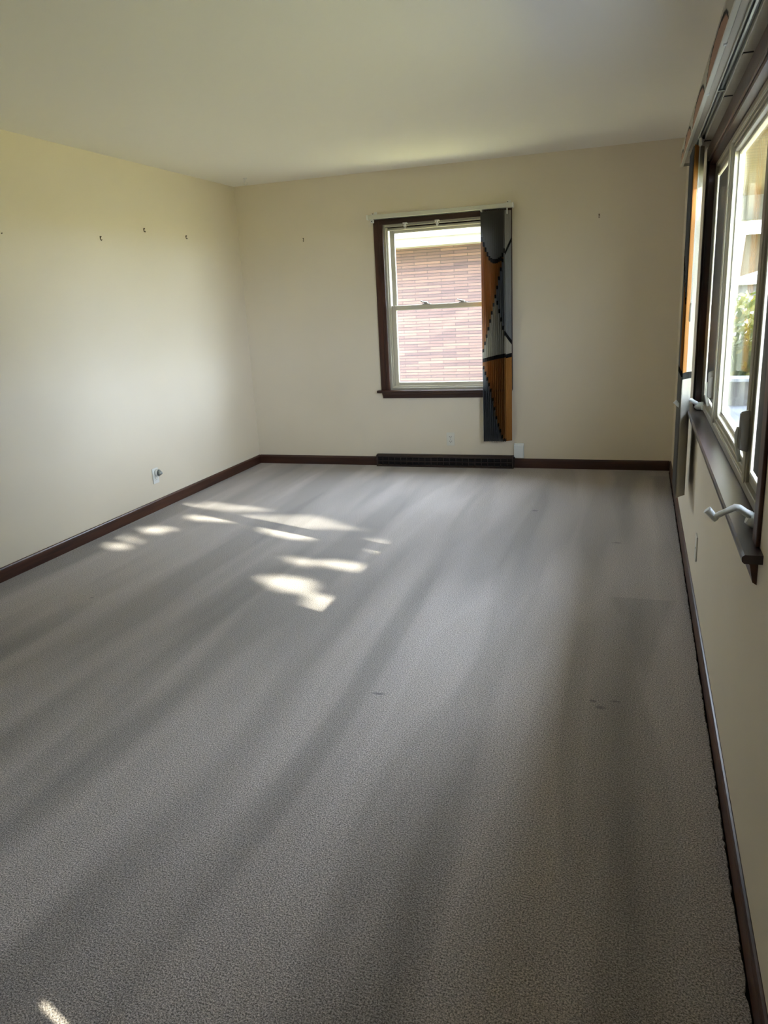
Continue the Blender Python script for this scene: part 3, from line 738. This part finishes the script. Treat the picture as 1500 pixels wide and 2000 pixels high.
# neighbour's brick house seen through the back window
nh = tag(empty('brick_house', (-4, 9.6, GZ)), 'neighbouring house of long thin pinkish bricks with a white eave behind the small window', 'house')
MB().box(-11, 0.2, 9.6, 15, GZ, 2.04, m_brick).build('brick_wall', nh)
MB().box(-11.4, .6, 9.16, 9.8, 2.04, 2.08, m_eave).build('eave_soffit', nh)
mb = MB(); mb.box(-11.4, .6, 9.12, 9.16, 2.03, 2.20, m_eave); mb.box(-11.4, .6, 9.02, 9.12, 2.12, 2.21, m_eave, .02); mb.build('eave_gutter', nh)
mb = MB(); mb.prism([(9.1, 2.22), (15.6, 2.22), (12.3, 3.6)], 0, -11.4, .6, m_roof); mb.build('roof', nh)

# things across the street
th = tag(empty('tan_house', (5, 32, GZ)), 'tan house far beyond the hedge', 'house')
MB().box(2.6, 12, 30, 38, GZ, 3.1, m_tan).build('wall', th)
mb = MB(); mb.prism([(29.3, 3.05), (38.7, 3.05), (34, 5.6)], 0, 2.0, 12.6, m_roof); mb.build('roof', th)
MB().box(2.0, 12.6, 29.2, 29.35, 2.95, 3.2, m_whitepaint).build('eave', th)
gr = tag(empty('garage', (4.6, 24, GZ)), 'small grey garage with a white edged low gable roof', 'garage')
m_shed = mat('grey_shed_paint', (.022, .022, .025), .7); m_shedroof = mat('pale_shed_roof', (.07, .07, .07), .6)
MB().box(2.35, 4.6, 24, 27, GZ, 1.35, m_shed).build('wall', gr)
mb = MB(); mb.prism([(2.1, 1.35), (4.9, 1.35), (3.5, 1.75)], 1, 23.8, 27.2, m_shedroof); mb.build('roof', gr)
mb = MB(); mb.box(2.5, 4.4, 23.97, 24, .95, 1.02, m_whitepaint); mb.box(2.5, 4.4, 23.97, 24, .55, .62, m_whitepaint); mb.build('door_rail', gr)
fl = tag(empty('flower_pot', (2.2, 20, GZ)), 'orange and red flowers by the street', 'flowers')
MB().tube([(2.28, 20, GZ), (2.28, 20, .55)], [.12, .17], m_wallconc, 16).build('pot', fl)
leaf_cloud('blooms', fl, [(2.28+rng.gauss(0, .07), 20+rng.gauss(0, .07), .62+rng.gauss(0, .05)) for _ in range(260)], .05, [m_orange, m_red], rng)

def tree(name, base, trunk_h, trunk_r, crown_c, crown_r, n, size, label, mats_, rng, skip=None):
    t = tag(empty(name, base), label, 'tree')
    b = Vector(base); c = Vector(crown_c)
    mbx = MB(); mbx.tube([b, b+Vector((.05, .03, trunk_h*.5)), Vector((c.x, c.y, b.z+trunk_h))], [trunk_r*1.25, trunk_r, trunk_r*.8], m_bark, 12); mbx.build('trunk', t)
    for k in range(7):
        an = k*2*math.pi/7; e = c + Vector((math.cos(an)*crown_r[0]*.75, math.sin(an)*crown_r[1]*.75, crown_r[2]*.2*((k % 3)-1)))
        s0 = Vector((c.x, c.y, b.z+trunk_h*.97)); mid = (s0+e)/2 + Vector((0, 0, .25))
        if skip is not None and (skip(mid) or skip(e) or skip((mid+e)/2) or skip((mid+s0)/2)): continue
        MB().tube([s0, mid, e], [trunk_r*.45, trunk_r*.25, trunk_r*.08], m_bark, 8).build('branch', t)
    pts = []
    tries = 0
    while len(pts) < n and tries < n*20:
        tries += 1
        q = Vector((rng.gauss(0, 1), rng.gauss(0, 1), rng.gauss(0, 1))).normalized()*rng.uniform(.45, 1)
        p = c + Vector((q.x*crown_r[0], q.y*crown_r[1], q.z*crown_r[2]))
        if skip is not None and skip(p): continue
        pts.append(p)
    leaf_cloud('foliage', t, pts, size, mats_, rng)
    return t
tree('street_tree', (2.1, 21.2, GZ), 3.4, .13, (2.3, 21.2, 5.0), (2.2, 2.0, 1.6), 2200, .16, 'street tree with a pale trunk by the small garage', [m_leaf, m_leaf2], rng)

# ---- maple in the front yard: its gaps let the dappled sun through the front window
# sun patches on the carpet: (x, y, half length towards the sun, half width, sharp)
patches = [(-3.16, 5.17, .14, .055), (-3.20, 4.76, .14, .07), (-2.95, 4.80, .13, .06), (-2.72, 4.72, .16, .08), (-2.46, 4.62, .17, .10),
           (-2.20, 4.58, .17, .10), (-2.02, 4.47, .15, .08), (-2.70, 4.50, .12, .05), (-2.92, 4.48, .10, .045), (-2.30, 4.42, .12, .07),
           (-2.10, 4.25, .22, .075), (-1.80, 4.42, .10, .03), (-2.05, 4.87, .22, .02), (-1.62, 4.87, .11, .015), (-1.50, 4.17, .08, .04),
           (-1.42, 4.02, .07, .035), (-1.52, 3.72, .13, .055), (-1.80, 3.73, .16, .018), (-1.73, 3.40, .15, .065), (-1.44, 3.22, .07, .05),
           (-1.45, 3.13, .09, .04), (-3.12, 3.80, .09, .045), (-3.16, 3.97, .08, .04), (-3.10, 4.15, .10, .045), (-3.02, 4.18, .05, .02), (-2.52, 3.62, .05, .025), (-1.42, 3.86, .05, .03)]
SD = Vector((-1.0, .36, -.525))
un = Vector((-1.0, .36)).normalized(); vn = Vector((-un.y, un.x))
def to_floor(p):
    t = p.z/.525; return Vector((p.x - t, p.y + .36*t))
def in_gap(p, pad=.0):
    q = to_floor(p)
    for (cx, cy, hl, hw) in patches:
        d = q - Vector((cx, cy)); a, b = d.dot(un), d.dot(vn)
        if (a/(max(.055, hl-.035 if hw < .06 else hl-.01)+pad*2))**2 + (b/(max(.022, hw-.010 if hw < .06 else hw+.004)+pad))**2 < 1: return True
    # the beam that comes through the door light
    if -1.6 < q.x < -.7 and .8 < q.y < 1.2: return True
    return False
mp = tag(empty('maple_tree', (6.9, 3.0, GZ)), 'front yard maple whose leaves dapple the sunlight on the carpet', 'tree')
MB().tube([(6.9, 3.0, GZ), (6.85, 2.9, 1.8), (6.8, 2.4, 3.6)], [.22, .17, .12], m_bark, 14).build('trunk', mp)
mbx = MB(); cnt = 0
# leaves fill the part of the crown the sun must cross to reach the front window
gx = -4.0
while gx < -1.0 + .3:
    gy = 2.4
    while gy < 5.7:
        for layer in range(3):
            fx_, fy_ = gx + random.uniform(-.05, .05), gy + random.uniform(-.03, .03)
            t = (5.9 + layer*.3 + random.uniform(-.12, .12))          # x where the leaf hangs
            k = t - fx_
            p = Vector((t, fy_ - .36*k, .525*k))
            s_ = random.uniform(.044, .054)
            nrm = (SD*-1).normalized() + Vector((random.gauss(0, .28), random.gauss(0, .28), random.gauss(0, .28))); nrm.normalize()
            b = nrm.orthogonal().normalized(); rot_ = Matrix.Rotation(random.uniform(0, 6.28), 3, nrm); b = rot_ @ b; c = nrm.cross(b)
            vs = [p + b*s_*math.cos(an)*rr + c*s_*math.sin(an)*rr for an, rr in [(j*math.pi/5, (1.0 if j % 2 == 0 else .62)) for j in range(10)]]
            if in_gap(p) or any(in_gap(q_) for q_ in vs[::2]): continue
            mbx.poly(vs, m_leaf if random.random() < .5 else m_leaf2); cnt += 1
        gy += .046
    gx += .085
mbx.build('foliage', mp)
# rest of the crown, added to hold sky light off left wall and floor
rg2 = random.Random(11); cp = []
while len(cp) < 7600:
    q = Vector((rg2.gauss(0, 1), rg2.gauss(0, 1), rg2.gauss(0, 1))).normalized()*rg2.uniform(.2, 1)
    p = Vector((7.3 + q.x*1.1, 3.9 + q.y*4.3, 4.4 + q.z*3.3))
    f_ = to_floor(p)
    if in_gap(p, .09): continue
    cp.append(p)
for _ in range(5200): cp.append(Vector((rg2.uniform(6.6, 8.2), rg2.triangular(.9, 7.0, 3.6), rg2.uniform(1.15, 3.25))))  # dense low leaves added to dim sky light on the lower left wall
leaf_cloud('outer_foliage', mp, cp, .13, [m_leaf, m_leaf2], rg2)
for (pa, pb) in (((6.8, 2.4, 3.5), (6.9, .6, 5.6)), ((6.8, 2.4, 3.5), (6.9, 3.4, 5.4))):
    MB().tube([pa, ((pa[0]+pb[0])/2+.2, (pa[1]+pb[1])/2+.2, (pa[2]+pb[2])/2), pb], [.09, .06, .03], m_bark, 10).build('branch', mp)
tree('yard_tree', (15, 9, GZ), 3.0, .2, (15, 9, 5.2), (3.6, 3.6, 2.8), 2600, .24, 'unseen green tree added in the lawn to block the low sky', [m_leaf, m_leaf2], rng)  # out of view, put here to block low sky from the front window
